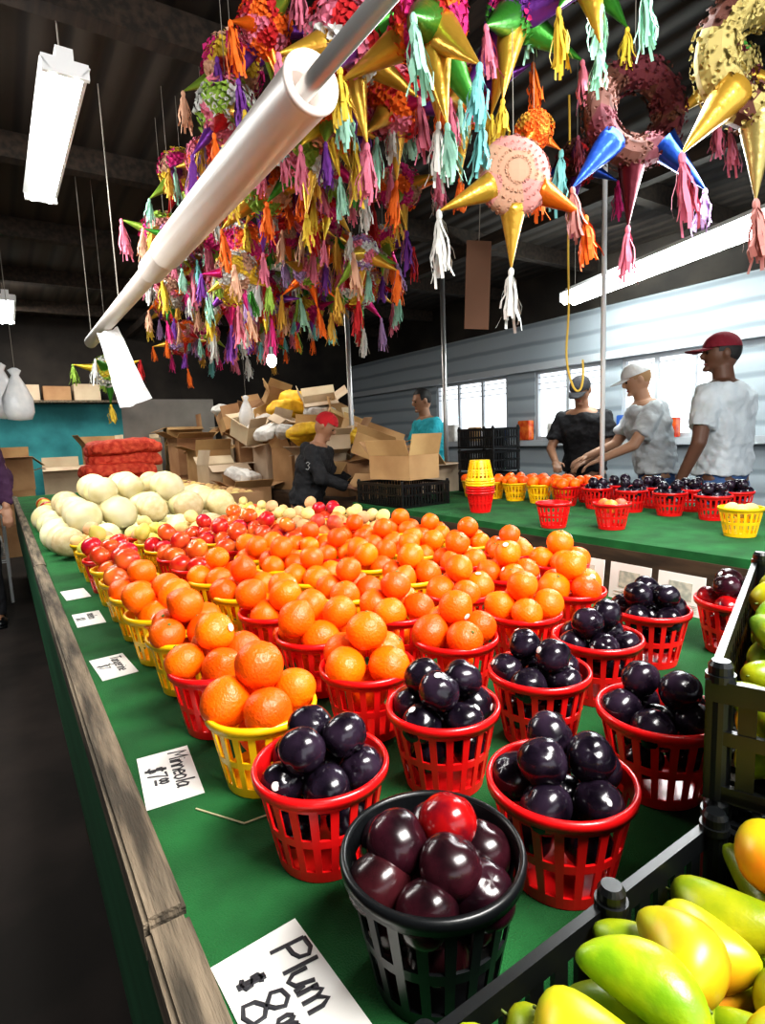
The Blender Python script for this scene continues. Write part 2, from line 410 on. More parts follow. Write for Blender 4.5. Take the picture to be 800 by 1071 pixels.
# ------------------------------------------------------------ crates
def crate_mesh(Lx,Ly,H,name='crate_body'):
    bm=bmesh.new(); th=.006
    for z0,z1 in ((0,.014),(H*.48,H*.48+.012),(H-.018,H)):
        ex=.001 if z1==H else 0
        cub(bm,-Lx/2-ex,Lx/2+ex,-Ly/2-ex,-Ly/2+th,z0,z1); cub(bm,-Lx/2-ex,Lx/2+ex,Ly/2-th,Ly/2+ex,z0,z1)
        cub(bm,-Lx/2-ex,-Lx/2+th,-Ly/2+th,Ly/2-th,z0,z1); cub(bm,Lx/2-th,Lx/2+ex,-Ly/2+th,Ly/2-th,z0,z1)
    n=max(5,int(Lx/.024))
    for k in range(n+1):
        x=-Lx/2+.006+(Lx-.012)*k/n
        for y in (-Ly/2+.001,Ly/2-.005): cub(bm,x-.0065,x+.0065,y,y+.004,.014,H-.018)
        cub(bm,x-.006,x+.006,-Ly/2+th,Ly/2-th,.002,.008)
    n=max(5,int(Ly/.024))
    for k in range(n+1):
        y=-Ly/2+.006+(Ly-.012)*k/n
        for x in (-Lx/2+.001,Lx/2-.005): cub(bm,x,x+.004,y-.0065,y+.0065,.014,H-.018)
        cub(bm,-Lx/2+th,Lx/2-th,y-.005,y+.005,.002,.008)
    for x in (-1,1):
        for y in (-1,1): rod(bm,(x*(Lx/2-.009),y*(Ly/2-.009),0),(x*(Lx/2-.009),y*(Ly/2-.009),H+.002),.010,seg=16)
    return b2m(bm,name)
def crate(p,Lx,Ly,H,rot,label,lug=None):
    o=ob('crate',crate_mesh(Lx,Ly,H),p,rot,m=M_blk,label=label,cat='crate')
    pts=[(x*(Lx/2-.009),y*(Ly/2-.009)) for x in (-1,1) for y in (-1,1)]
    if lug: pts.append(lug)
    for q in pts:
        bm=bmesh.new(); z0=-.03 if q==lug else 0
        rod(bm,(0,0,z0),(0,0,.009),.0095,seg=20); rod(bm,(0,0,.009),(0,0,.013),.0095,.007,20); rod(bm,(0,0,-.004),(0,0,.002),.0115,seg=20)
        ob('corner_post',b2m(bm,'corner_post'),(q[0],q[1],H+.002),parent=o,m=M_blk)
    return o
def mangoes(M,Lx,Ly,z0,layers,group,yfun=None,top=0):
    P=[]
    for L in range(layers):
        nx=int((Lx-.006)/.067); ny=int((Ly-.004)/.0425)
        for i in range(nx):
            for j in range(ny):
                if L>=layers-top and R.random()<.25: continue
                P.append(((i-(nx-1)/2)*.0685+R.uniform(-.005,.005)+(.005 if L%2 else -.005),(j-(ny-1)/2)*.0435+R.uniform(-.003,.003),z0+.021+L*.032+R.uniform(-.004,.009)))
    for (x,y,z) in P:
        yl=R.random()<(yfun(x,y) if yfun else .2)
        a=R.uniform(-.7,.7)
        q=M@Matrix.Translation((x,y,z))@Euler((R.uniform(-.6,.6),R.uniform(-.25,.25),a+math.pi*R.randint(0,1))).to_matrix().to_4x4()
        o=ob('mango',F_my if yl else F_mg,q.to_translation(),q.to_euler(),R.uniform(.88,1.12),label='rounded mango blushed yellow and orange-red' if yl else 'slim yellow-green mango in a black crate',cat='mango',group=group)
        ob('stem',S_twig,(-.038 if not yl else -.030,.005,0),(0,-1.5,0),parent=o)
C1=W(.066,.308,TZ)
crate(C1,.32,.32,.142,(0,0,TH),'black slotted plastic crate full of green mangoes',lug=(.016,.154))
mangoes(Matrix.Translation(C1)@Matrix.Rotation(TH+math.pi/2,4,'Z'),.31,.31,.008,5,'mangoes in the open crate',yfun=lambda x,y: .5 if y<-.0 else .12,top=1)
a2=TH+math.radians(20)
ux=Vector((math.cos(a2),math.sin(a2),0)); uy=Vector((math.sin(a2),-math.cos(a2),0))
C0=Vector((.262,.450,TZ))+ux*.25+uy*.17
crate(C0,.50,.34,.142,(0,0,a2),'black slotted plastic crate beneath another crate')
C2=C0+Vector((0,0,.159))
M2=Matrix.Translation(C2)@Matrix.Rotation(a2,4,'Z')
crate(C2,.50,.34,.105,(0,0,a2),'black plastic crate of mangoes stacked on another crate')
mangoes(M2,.48,.325,.008,3,'mangoes in the stacked crate',yfun=lambda x,y:.35,top=1)

# ------------------------------------------------------------ price cards
G={
'P':[[(0,0),(0,1)],[(0,1),(.4,1),(.6,.85),(.55,.6),(.35,.5),(0,.48)]],'l':[[(.1,0),(.1,1)]],
'u':[[(0,.6),(0,.2),(.15,0),(.35,.1),(.45,.6)],[(.45,.3),(.5,0)]],
'm':[[(0,0),(0,.6)],[(0,.4),(.18,.62),(.3,.4),(.3,0)],[(.3,.4),(.48,.62),(.6,.4),(.6,0)]],
'M':[[(0,0),(.05,1),(.35,.4),(.65,1),(.7,0)]],'i':[[(.1,0),(.1,.55)],[(.1,.78),(.1,.84)]],
'n':[[(0,0),(0,.6)],[(0,.4),(.22,.62),(.38,.4),(.38,0)]],
'e':[[(0,.32),(.4,.36),(.33,.56),(.15,.6),(0,.35),(.1,.06),(.4,.08)]],
'o':[[(.2,.6),(0,.4),(.05,.1),(.25,0),(.42,.2),(.38,.5),(.2,.6)]],
'a':[[(.4,.5),(.2,.6),(0,.35),(.1,.03),(.3,.08),(.4,.5)],[(.4,.55),(.42,.1),(.5,0)]],
'$':[[(.5,.8),(.3,.9),(.08,.8),(.1,.58),(.45,.42),(.5,.2),(.25,.08),(0,.2)],[(.22,1.05),(.22,-.08)],[(.34,1.05),(.34,-.08)]],
'8':[[(.3,.52),(.06,.72),(.12,.95),(.35,1),(.52,.85),(.45,.65),(.3,.52),(.08,.35),(.05,.1),(.3,0),(.55,.12),(.52,.38),(.3,.52)]],
'7':[[(0,.95),(.5,1),(.3,.5),(.2,0)]],'0':[[(.25,1),(.02,.7),(.05,.2),(.28,0),(.48,.3),(.45,.8),(.25,1)]],
'3':[[(0,.85),(.25,1),(.5,.8),(.25,.55),(.5,.3),(.3,0),(0,.12)]],
'T':[[(0,1),(.6,1)],[(.3,1),(.3,0)]],'g':[[(.4,.5),(.2,.6),(0,.35),(.1,.05),(.35,.1),(.4,.55),(.4,-.25),(.2,-.4),(0,-.3)]],
'r':[[(0,0),(0,.6)],[(0,.4),(.15,.6),(.35,.55)]],'-':[[(0,0),(1,0)]],
}
WD={'P':.7,'l':.25,'u':.62,'m':.72,'M':.82,'i':.26,'n':.5,'e':.5,'o':.54,'a':.6,'$':.65,'8':.68,'7':.6,'0':.6,'3':.6,'T':.66,'g':.55,'r':.42,' ':.4,'-':1.1}
def strokes(items,th,parent,z=.0016,loc=None,rot=(0,0,0),m=None,label='black handwritten marker lettering'):
    cu=bpy.data.curves.new('lettering','CURVE'); cu.dimensions='3D'; cu.bevel_depth=th; cu.bevel_resolution=1; cu.use_fill_caps=True
    for txt,x,y,h in items:
        for ch in txt:
            for pl in G.get(ch,[]):
                sp=cu.splines.new('POLY'); sp.points.add(len(pl)-1)
                for q,(a,b) in zip(sp.points,pl): q.co=(x+(a+.12*b)*h,y+b*h,0,1)
            x+=WD.get(ch,.5)*h
    o=bpy.data.objects.new('t',cu); COL.objects.link(o)
    dg=bpy.context.evaluated_depsgraph_get(); me=bpy.data.meshes.new_from_object(o.evaluated_get(dg)); bpy.data.objects.remove(o)
    for v in me.vertices: v.co.z*=.3
    ob('lettering',me,loc or (0,0,z),rot,parent=parent,m=m or M_ink,label=label)
def card(s,t,Lx,Ly,label,items,th,rz=0):
    bm=bmesh.new(); n=8
    V=[[bm.verts.new((-Lx/2+Lx*i/n,-Ly/2+Ly*j/4,.0)) for i in range(n+1)] for j in range(5)]
    for j in range(4):
        for i in range(n): bm.faces.new((V[j][i],V[j][i+1],V[j+1][i+1],V[j+1][i]))
    me=bake(b2m(bm,'price_card'),[('SOLIDIFY',dict(thickness=.0012,offset=1))])
    o=ob('price_card',me,W(s,t,TZ+.0005),(0,0,TH-math.pi/2+rz),m=M_card,label=label,cat='price card',group='price cards on the counter')
    if items: strokes(items,th,o)
    return o
card(.408,.157,.15,.086,'white card handwritten Plum $8 in black marker',[('Plum',-.054,.006,.033),('$',-.046,-.030,.022),('8',-.024,-.038,.038),('00',.006,-.018,.014),('-',.006,-.024,.014)],.0023,.05)
card(.822,.155,.14,.074,'white card handwritten Minneola $7 in black marker',[('Minneola',-.060,.006,.026),('$7',-.030,-.028,.026),('00',.006,-.014,.012),('-',.006,-.019,.014)],.0018,-.10)
card(1.325,.158,.14,.07,'white card handwritten Tangerine in black marker',[('Tangerine',-.058,.004,.022),('$7',-.02,-.028,.022)],.0016,.06)
card(1.75,.160,.14,.07,'white handwritten price card',[('melon',-.05,.0,.024),('$8',-.02,-.03,.022)],.0016,0)
card(2.08,.160,.14,.07,'small white price card lying flat',None,.001,.05)
for i,s in enumerate((.62,.76,.90,1.04,1.18)):
    me=boxmesh('printed_card',-.060,.060,-.001,.001,0,.10)
    o=ob('printed_card',me,W(s,1.380,TZ+.001),(.12,0,TH+math.pi/2),m=M_card,label='white printed card standing on the counter edge',cat='sign',group='printed cards on the counter edge')
    bm=bmesh.new()
    cub(bm,-.03,.03,.0012,.0022,.035,.08)
    for k in range(5): cub(bm,-.045,.045 if k%2 else .02,.0012,.002,.008+k*.004,.0095+k*.004)
    ob('print',b2m(bm,'print'),parent=o,m=mat('printed_grey',(.35,.38,.33),.6,col2=(.6,.6,.5),scale=60))
bm=bmesh.new()
for a,b in (((0,0,0),(.055,-.055,0)),((.055,-.055,0),(.085,-.05,0))): rod(bm,a,b,.0012,seg=6)
ob('wire',b2m(bm,'wire'),W(.72,.165,TZ+.0015),(0,0,.35),m=mat('straw',(.55,.5,.3),.6),label='thin bent straw-coloured wire on green turf',cat='wire')

# ------------------------------------------------------------ overhead tube and rod
zt=1.985; tt=.60
pole=ob('hanging_pole',None,W(.2,tt,zt),label='long pole wrapped with white plastic tubing hung on cords',cat='pole')
def child_rod(name,a,b,r,m,seg=20,hollow=False):
    off=W(.2,tt,zt)
    if hollow:
        me=lathe([(r-.012,0),(r+.001,0),(r+.004,.008),(r+.001,.018),(r,.022),(r,(b-a)),(r-.012,(b-a))],36,name,True,True)
        d=(W(b,tt)-W(a,tt)).to_track_quat('Z','Y').to_euler()
        return ob(name,me,W(a,tt,zt)-off,d,parent=pole,m=m)
    bm=bmesh.new(); rod(bm,W(a,tt,zt)-off,W(b,tt,zt)-off,r,seg=seg); return ob(name,b2m(bm,name,True),parent=pole,m=m)
child_rod('rod',.2,4.5,.019,M_metal)
child_rod('tube',1.10,2.30,.058,M_pvc,hollow=True)
child_rod('tube',2.302,2.55,.052,M_pvc,hollow=True)
child_rod('tube',2.552,4.42,.039,M_pvc,hollow=True)
for s in (.6,3.3,4.35):
    bm=bmesh.new(); rod(bm,W(s,tt,zt)-W(.2,tt,zt)+Vector((0,0,.012 if s<1 else .03)),W(s,tt,CEIL)-W(.2,tt,zt),.003,seg=6)
    ob('cord',b2m(bm,'cord'),parent=pole,m=M_string)

# ------------------------------------------------------------ light fixtures
def fixture(a,b,w,label,rt=.016,drop=0):
    a=Vector(a);b=Vector(b); L=(b-a).length; d=b-a
    rz=math.atan2(d.y,d.x)
    root=ob('fluorescent_lamp',None,(a+b)/2,(0,0,rz),label=label,cat='ceiling lamp')
    bm=bmesh.new()
    cub(bm,-L/2,L/2,-w/2,w/2,.03,.045); cub(bm,-L/2,L/2,-.03,.03,.045,.085)
    if not drop:
        for sgn in (-1,1):
            M=Matrix.Translation((0,sgn*w/2,.03))@Matrix.Rotation(sgn*-.7,4,'X'); cub(bm,-L/2,L/2,-.003,.003,-.04,.005,M)
    for x in (-L/2,L/2-.02): cub(bm,x,x+.02,-w/2,w/2,-.01-drop,.03)
    ob('housing',b2m(bm,'housing'),parent=root,m=M_white)
    for y in (-w/4,w/4):
        bm=bmesh.new(); rod(bm,(-L/2+.03,y,-drop),(L/2-.03,y,-drop),rt,seg=14); ob('tube',b2m(bm,'tube',True),parent=root,m=M_tube)
    for x in (-L/2+.12,L/2-.12):
        bm=bmesh.new(); rod(bm,(x,0,.085),(x,0,CEIL-root.location.z),.003,seg=6); ob('cord',b2m(bm,'cord'),parent=root,m=M_string)
    return root
fixture((-1.12,2.36,2.68),(-1.87,3.48,2.68),.16,'twin-tube fluorescent lamp hanging from the dark roof',rt=.02)
fixture((-3.38,5.5,2.66),(-4.02,6.5,2.66),.16,'twin-tube fluorescent lamp hanging further down the hall',rt=.02)
fixture((2.66,3.65,2.58),(1.95,6.0,2.58),.20,'long fluorescent lamp hanging beside the windows',rt=.038,drop=.04)
bl=ob('light_bulb',None,(-.56,3.15,1.70),label='bare glowing bulb on a cord',cat='light bulb')
bm=bmesh.new(); ball(bm,(0,0,0),(.026,.026,.034)); ob('bulb',b2m(bm,'bulb',True),parent=bl,m=M_bulb)
bm=bmesh.new(); rod(bm,(0,0,.03),(0,0,.07),.013); rod(bm,(0,0,.07),(0,0,CEIL-1.70),.002,seg=6); ob('cord',b2m(bm,'cord'),parent=bl,m=M_blk)
rodobj('post',W(2.12,2.97,T2),W(2.12,2.97,CEIL-.16),.014,M_white,label='slim white steel post rising from the counter',cat='post')
rodobj('post',(-.24,5.1,0),(-.24,5.1,CEIL-.16),.022,M_metal,label='grey steel post among the boxes',cat='post')
rodobj('post',(.62,5.4,0),(.62,5.4,CEIL-.16),.022,M_metal,label='grey steel post among the boxes',cat='post')
cu=bpy.data.curves.new('rope','CURVE'); cu.dimensions='3D'; cu.bevel_depth=.006
sp=cu.splines.new('NURBS'); pts=[(0,0,1.55),(.01,0,1.2),(-.01,0,.8),(.01,0,.45),(-.02,0,.25),(.01,.01,.1),(.05,0,0),(.09,0,.06),(.08,0,.2)]
sp.points.add(len(pts)-1)
for q,c in zip(sp.points,pts): q.co=(*c,1)
sp.use_endpoint_u=True
ro=bpy.data.objects.new('t',cu); COL.objects.link(ro); me=bpy.data.meshes.new_from_object(ro.evaluated_get(bpy.context.evaluated_depsgraph_get())); bpy.data.objects.remove(ro)
ob('rope',me,(1.06,3.25,CEIL-1.60),m=M_rope,label='yellow rope hanging in a loop from the roof',cat='rope')
o=ob('cardboard_sheet',boxmesh('cardboard_sheet',-.065,.065,-.004,.004,-.22,.22),(.54,3.1,2.03),(0,.05,.1),m=mat('dark_brown_card',(.10,.045,.022),.8),label='narrow brown cardboard panel hanging on a cord',cat='cardboard')  # sheet in one even dark brown, deeper than the boxes
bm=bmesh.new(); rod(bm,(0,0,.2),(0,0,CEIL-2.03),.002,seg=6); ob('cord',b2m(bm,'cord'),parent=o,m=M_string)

# ------------------------------------------------------------ pinatas
PAL={'magenta':(.52,.02,.17),'pink':(.60,.17,.25),'orange':(.74,.15,.012),'gold':(.58,.34,.05),'yellow':(.64,.45,.045),'green':(.06,.28,.04),'lime':(.27,.42,.06),
 'blue':(.02,.08,.44),'cyan':(.17,.46,.46),'purple':(.17,.04,.29),'red':(.46,.015,.02),'white':(.56,.56,.53),'peach':(.62,.36,.24),'mint':(.30,.55,.43),'lilac':(.34,.22,.41),'maroon':(.08,.006,.014),
 'brown':(.09,.028,.018),'straw':(.38,.31,.11),'tan':(.42,.24,.16),'dusty':(.45,.20,.18)}  # paper colours darkened throughout to stand in for shade under the roof
PN=['magenta','pink','orange','gold','yellow','green','lime','cyan','purple','red','white','peach','mint','lilac','pink','white','orange','pink','peach']
PB=['pink','pink','red','white','peach','orange','magenta','dusty','lime','yellow','tan','lilac']
def pm(c,kind):
    if kind=='foil': return mat('foil_'+c,PAL[c],.30,metal=.6,bump=.6,bscale=45)
    return mat('tissue_'+c,PAL[c],.8)
def petals(bm,pts,size,rr):
    for p,n in pts:
        n=(n+Vector((rr.uniform(-.35,.35),rr.uniform(-.35,.35),rr.uniform(-.35,.35)))).normalized()
        t1=n.orthogonal().normalized(); t2=n.cross(t1); c=bm.verts.new(p); ring=[]
        sz=size*rr.uniform(.7,1.3); a0=rr.uniform(0,6)
        for k in range(6):
            a=a0+k*math.pi/3; q=sz*(1 if k%2 else .75)
            ring.append(bm.verts.new(p+(t1*math.cos(a)+t2*math.sin(a))*q+n*sz*rr.uniform(.35,.8)))
        for k in range(6): bm.faces.new((c,ring[k],ring[(k+1)%6]))
def flower_body(seed,n=340,r=.125):
    rr=random.Random(seed); bm=bmesh.new(); ball(bm,(0,0,0),r*.94,20,14); pts=[]
    for i in range(n):
        z=1-2*(i+.5)/n; a=i*2.39996; q=math.sqrt(1-z*z); d=Vector((q*math.cos(a),q*math.sin(a),z)); pts.append((d*r*(1+.08*math.sin(7*a)),d))
    petals(bm,pts,.0155,rr); return b2m(bm,'pinata_body')
def ring_body(seed,Rr=.118,r=.050):
    rr=random.Random(seed); bm=bmesh.new(); g=[]
    for i in range(28):
        a=2*math.pi*i/28; g.append([])
        for j in range(10):
            b=2*math.pi*j/10; q=Rr+r*.9*math.cos(b); g[-1].append(bm.verts.new((q*math.cos(a),r*.9*math.sin(b),q*math.sin(a))))
    for i in range(28):
        for j in range(10): bm.faces.new((g[i][j],g[(i+1)%28][j],g[(i+1)%28][(j+1)%10],g[i][(j+1)%10]))
    pts=[]
    for i in range(800):
        a=rr.uniform(0,6.283); b=rr.uniform(0,6.283); e=Vector((math.cos(a),0,math.sin(a)))
        n=e*math.cos(b)+Vector((0,1,0))*math.sin(b); pts.append((e*Rr+n*r,n))
    petals(bm,pts,.0075,rr); return b2m(bm,'pinata_body')
def disc_body(seed,r=.13):
    rr=random.Random(seed); bm=bmesh.new(); ball(bm,(0,0,0),(r,.055,r),32,20)
    pts=[]
    for i in range(220):
        a=rr.uniform(0,6.283); e=Vector((math.cos(a),rr.uniform(-.5,.5),math.sin(a))).normalized(); pts.append((Vector((e.x*r,e.y*.05,e.z*r)),e))
    for k in range(3):
        for i in range(26):
            a=i*.2417+k; q=r*(.32+.2*k); e=Vector((math.cos(a)*q,-.055*math.sqrt(max(0,1-(q/r)**2)),math.sin(a)*q)); pts.append((e,Vector((0,-1,0))))
    petals(bm,pts,.006,rr); return b2m(bm,'pinata_body')
BODY=[flower_body(i) for i in range(4)]
RING=ring_body(9); DISC=disc_body(4)
CONE=lathe([(.001,.185),(.003,.18),(.022,.09),(.043,0),(.050,-.02),(.001,-.025)],18,'cone')
def tassel_mesh(seed):
    rr=random.Random(seed); bm=bmesh.new()
    ball(bm,(0,0,-.012),(.011,.011,.017),8,6)
    for k in range(20):
        a=k*math.pi/10+rr.uniform(-.2,.2); rad=.012+.032*rr.random(); L=.11+.08*rr.random(); w=.0058
        tx,ty=-math.sin(a),math.cos(a); pv=None
        for j in range(6):
            f=j/5; q=rad*(f**.6)*(1+.2*math.sin(j*2+k)); z=-.012-L*f
            c=Vector((math.cos(a)*q+.004*math.sin(j*1.7+k),math.sin(a)*q,z))
            cur=(bm.verts.new(c+Vector((tx,ty,0))*w),bm.verts.new(c-Vector((tx,ty,0))*w))
            if pv: bm.faces.new((pv[0],pv[1],cur[1],cur[0]))
            pv=cur
    return b2m(bm,'tassel')
TAS=[tassel_mesh(i) for i in range(4)]
def two_tone(c1,c2,c3):
    n='fringe_%s_%s_%s'%(c1,c2,c3)
    if n in MATS: return MATS[n]
    m=bpy.data.materials.new(n); m.use_nodes=True; nt=m.node_tree; b=nt.nodes['Principled BSDF']; L=nt.links
    tc=nt.nodes.new('ShaderNodeTexCoord'); v=nt.nodes.new('ShaderNodeTexVoronoi'); v.inputs['Scale'].default_value=11
    L.new(tc.outputs['Object'],v.inputs['Vector'])
    r=nt.nodes.new('ShaderNodeValToRGB'); r.color_ramp.interpolation='CONSTANT'
    r.color_ramp.elements[0].color=(*PAL[c1],1); r.color_ramp.elements[1].position=.5; r.color_ramp.elements[1].color=(*PAL[c2],1)
    e=r.color_ramp.elements.new(.75); e.color=(*PAL[c3],1)
    L.new(v.outputs['Color'],r.inputs['Fac']); L.new(r.outputs['Color'],b.inputs['Base Color']); b.inputs['Roughness'].default_value=.8
    MATS[n]=m; return m
def pinata(p,cols,sc=1,n=6,cones=None,tcols=None,label=None,shape=None,ts=1.0,cs=1.0,bs=1.0):
    p=Vector(p)
    root=ob('pinata',None,p,(0,0,R.uniform(0,6.28) if not shape else .1),label=label or 'star pinata in %s and %s paper with foil cones and tassels'%(cols[0],cols[1]),cat='pinata',group='pinatas hanging from the roof')
    ob('pinata_body',{'ring':RING,'disc':DISC}.get(shape) or R.choice(BODY),(0,0,0),scale=sc*bs,parent=root,m=two_tone(*cols[:3]))
    cones=cones or [R.choice(PN)]
    for k in range(n):
        if shape:
            a=-math.pi/2+(k-(n-1)/2)*(.75 if shape=='ring' else 1.15); d=Vector((math.cos(a),R.uniform(-.15,.15),math.sin(a))).normalized(); base=.145 if shape=='ring' else .115
        else:
            el=R.uniform(-.9,.35) if k else -1.35
            az=k*2*math.pi/max(1,n-1)+R.uniform(-.3,.3)
            d=Vector((math.cos(az)*math.cos(el),math.sin(az)*math.cos(el),math.sin(el))); base=.108
        base*=bs
        c=cones[k%len(cones)]
        ob('cone',CONE,d*base*sc,d.to_track_quat('Z','Y').to_euler(),sc*cs,parent=root,m=pm(c,'foil'))
        tc=tcols[k%len(tcols)] if tcols else R.choice(PN)
        q=sc*ts
        ob('tassel',R.choice(TAS),d*(base+.183*cs)*sc,(R.uniform(-.12,.12),R.uniform(-.12,.12),R.uniform(0,6)),(q,q,q*R.uniform(.85,1.25)),parent=root,m=pm(tc,'tissue'))
    bm=bmesh.new(); rod(bm,(0,0,.11*sc),(0,0,CEIL-p.z),.0015,seg=5); ob('string',b2m(bm,'string'),parent=root,m=M_string)
pinata((.50,2.12,2.15),('tan','dusty','tan'),1.0,3,['gold','gold','orange'],['white','white','orange'],'round flat dusty peach pinata with gold cones and tassels',shape='disc')
pinata((.62,2.30,2.38),('orange','gold','orange'),.5,3,['orange'],['orange','cyan','orange'],ts=2.0)
pinata((1.20,1.90,2.37),('straw','straw','brown'),1.25,3,['gold','straw'],['pink','dusty','magenta'],'ring-shaped pale yellow paper pinata with gold cones',shape='ring',ts=.8)
pinata((.97,2.25,2.40),('brown','maroon','brown'),1.15,3,['blue','maroon','blue'],['dusty','pink','lilac'],'dark brown-red ring-shaped pinata with blue foil cones',shape='ring',ts=.8)
pinata((.20,1.90,2.50),('magenta','orange','red'),.95,6,['gold','green','gold'],['mint','cyan','white','mint'],'pink and orange pinata with gold cones and mint tassels',cs=1.3,bs=.9)
pinata((-.06,2.10,2.58),('pink','white','red'),.95,7,['gold','purple','green'],['pink','yellow','cyan'],cs=1.15,bs=1.05)
pinata((.52,2.20,2.70),('purple','magenta','green'),.85,6,['gold','purple','green'],['yellow','mint','pink'],cs=1.4,bs=.8)
pinata((-.24,2.56,2.46),('lime','pink','white'),.85,6,['gold','green','magenta'],['yellow','orange','white'],cs=1.1,bs=1.1)
pinata((-.48,2.80,2.42),('orange','peach','lime'),.85,6,['purple','gold'],None,cs=1.1,bs=1.1)
pinata((.12,2.50,2.60),('red','orange','pink'),.85,6,['gold','magenta'],['orange','white','pink'],cs=1.1,bs=1.15)
pinata((.38,2.45,2.58),('orange','red','pink'),.8,6,['gold','purple'],['orange','white','pink'],cs=1.3,bs=1.0)
pinata((.72,2.05,2.74),('green','gold','maroon'),.8,5,['gold','green'],['mint','yellow'],cs=1.3,bs=.8)
pinata((1.45,2.5,2.66),('straw','maroon','green'),.8,5,['red','gold'],['pink','red'])
pinata((1.02,3.0,2.56),('maroon','brown','red'),.75,5,['purple','blue'],['pink','magenta'])
pinata((-1.86,4.1,1.80),('lime','yellow','white'),.8,6,['green','yellow'],['yellow','lime','white','red'])
cl=[]
def scatter(n,s0,s1,t0,t1,z0,z1,p0,p1,dmin,sc0,sc1):
    tries=0; k=0
    while k<n and tries<6000:
        tries+=1
        w=W(R.uniform(s0,s1),R.uniform(t0,t1),R.uniform(z0,z1)); px=400+600*w.x/w.y
        if px<p0 or px>p1 or any((w-q).length<dmin for q in cl): continue
        cl.append(w); k+=1
        pinata(w,R.sample(sorted(set(PB)),3),R.uniform(sc0,sc1),R.randint(5,7),R.sample(['gold','magenta','green','gold','orange','red','purple','yellow','lime'],3),None,ts=R.uniform(.95,1.35),cs=R.uniform(.85,1.15),bs=R.uniform(.9,1.25))
scatter(46,2.6,5.2,.86,2.25,2.06,2.68,192,440,.29,.52,.80)
scatter(10,2.0,3.0,.86,1.5,2.48,2.78,235,400,.29,.55,.75)
scatter(3,3.6,4.8,.5,.85,2.35,2.60,185,240,.30,.5,.6)

# ------------------------------------------------------------ plastic sheets and bags
def sheet(name,w,h,seed,taper=0):
    rr=random.Random(seed); bm=bmesh.new(); nx,ny=8,12; V=[]
    for j in range(ny+1):
        row=[]
        for i in range(nx+1):
            f=j/ny; ww=w*(1-taper*(1-f))
            row.append(bm.verts.new(((i/nx-.5)*ww,.012*math.sin(i*.9+j*.5)*(.3+f)+rr.uniform(-.005,.005),-f*h+rr.uniform(-.006,.006))))
        V.append(row)
    for j in range(ny):
        for i in range(nx): bm.faces.new((V[j][i],V[j][i+1],V[j+1][i+1],V[j+1][i]))
    return bake(b2m(bm,name),[('SOLIDIFY',dict(thickness=.0008))],False)
ob('plastic_bag',sheet('plastic_bag',.19,.44,1,.35),W(3.72,.60,1.945),(0,-.28,.1),m=M_plastic,label='crumpled white plastic sheet hanging from the pole',cat='plastic bag')
def bag_mesh(seed):
    rr=random.Random(seed)
    prof=[(.02,0),(.05,-.02),(.03,-.06),(.07,-.14),(.11,-.25),(.12,-.36),(.09,-.42),(.01,-.43)]
    me=lathe(prof,18,'plastic_bag')
    for v in me.vertices: v.co.x*=1+rr.uniform(-.12,.12); v.co.y*=.7+rr.uniform(-.1,.1)
    return me
for (x,y,z,h) in ((-2.98,4.85,1.95,1),(-3.20,5.0,2.02,1.1),(-1.38,6.1,1.75,.8)):
    o=ob('plastic_bag',bag_mesh(int(x*10)),(x,y,z),(0,0,1),h,m=M_plastic,label='white plastic carrier bag hanging on a cord',cat='plastic bag',group='hanging plastic bags')
    bm=bmesh.new(); rod(bm,(0,0,0),(0,0,(CEIL-z)/h),.002,seg=5); ob('cord',b2m(bm,'cord'),parent=o,m=M_string)

# ------------------------------------------------------------ boxes and sacks
def cbox(p,lx,ly,h,rz,m,label,tilt=(0,0),flaps=True,name='cardboard_box'):
    bm=bmesh.new(); t=.006
    cub(bm,-lx/2,lx/2,-ly/2,ly/2,0,t)
    cub(bm,-lx/2,-lx/2+t,-ly/2,ly/2,t,h); cub(bm,lx/2-t,lx/2,-ly/2,ly/2,t,h)
    cub(bm,-lx/2+t,lx/2-t,-ly/2,-ly/2+t,t,h); cub(bm,-lx/2+t,lx/2-t,ly/2-t,ly/2,t,h)
    o=ob(name,b2m(bm,name),p,(tilt[0],tilt[1],rz),m=m,label=label,cat='box',group='cardboard boxes at the back')
    if flaps:
        for sx,sy,w,d in ((1,0,ly,lx*.38),(-1,0,ly,lx*.38),(0,1,lx,ly*.36),(0,-1,lx,ly*.36)):
            a=R.uniform(-.3,2.4)
            me=boxmesh('flap',0,d,-w/2,w/2,-.002,.002)
            if sx: rot=(0,-(math.pi/2-a),0 if sx>0 else math.pi); loc=(sx*lx/2,0,h)
            else: rot=(0,-(math.pi/2-a),math.pi/2*sy); loc=(0,sy*ly/2,h)
            ob('flap',me,loc,rot,parent=o,m=m)
    return o
BZ=T2-.05
ol='open brown cardboard box with raised flaps on the bench'
for s,t,z,lx,ly,h,rz,mm in [
 (3.68,2.45,BZ,.34,.28,.20,.3,M_cardboard),(3.66,2.92,BZ,.34,.28,.24,-.2,M_cardboard2),
 (4.15,2.42,BZ,.32,.26,.28,.3,M_cardboard),(4.20,2.88,BZ,.36,.3,.28,-.1,M_cardboard),(4.65,2.42,BZ,.36,.3,.34,.1,M_cardboard2),
 (4.70,2.90,BZ,.36,.32,.36,0,M_cardboard),(5.2,2.45,BZ,.38,.32,.40,.2,M_cardboard),(5.2,2.95,BZ,.38,.3,.50,0,M_cardboard2),
 (5.75,2.45,BZ,.36,.3,.44,.1,M_cardboard2),(6.25,2.45,BZ,.44,.32,.50,-.2,M_cardboard),(5.8,2.95,BZ,.4,.3,.6,0,M_cardboard),(6.4,2.95,BZ,.42,.34,.7,0,M_cardboard2),(7.1,2.6,BZ,.4,.4,.65,0,M_cardboard2)]:
    cbox(W(s,t,z),lx,ly,h,TH+rz,mm,ol)
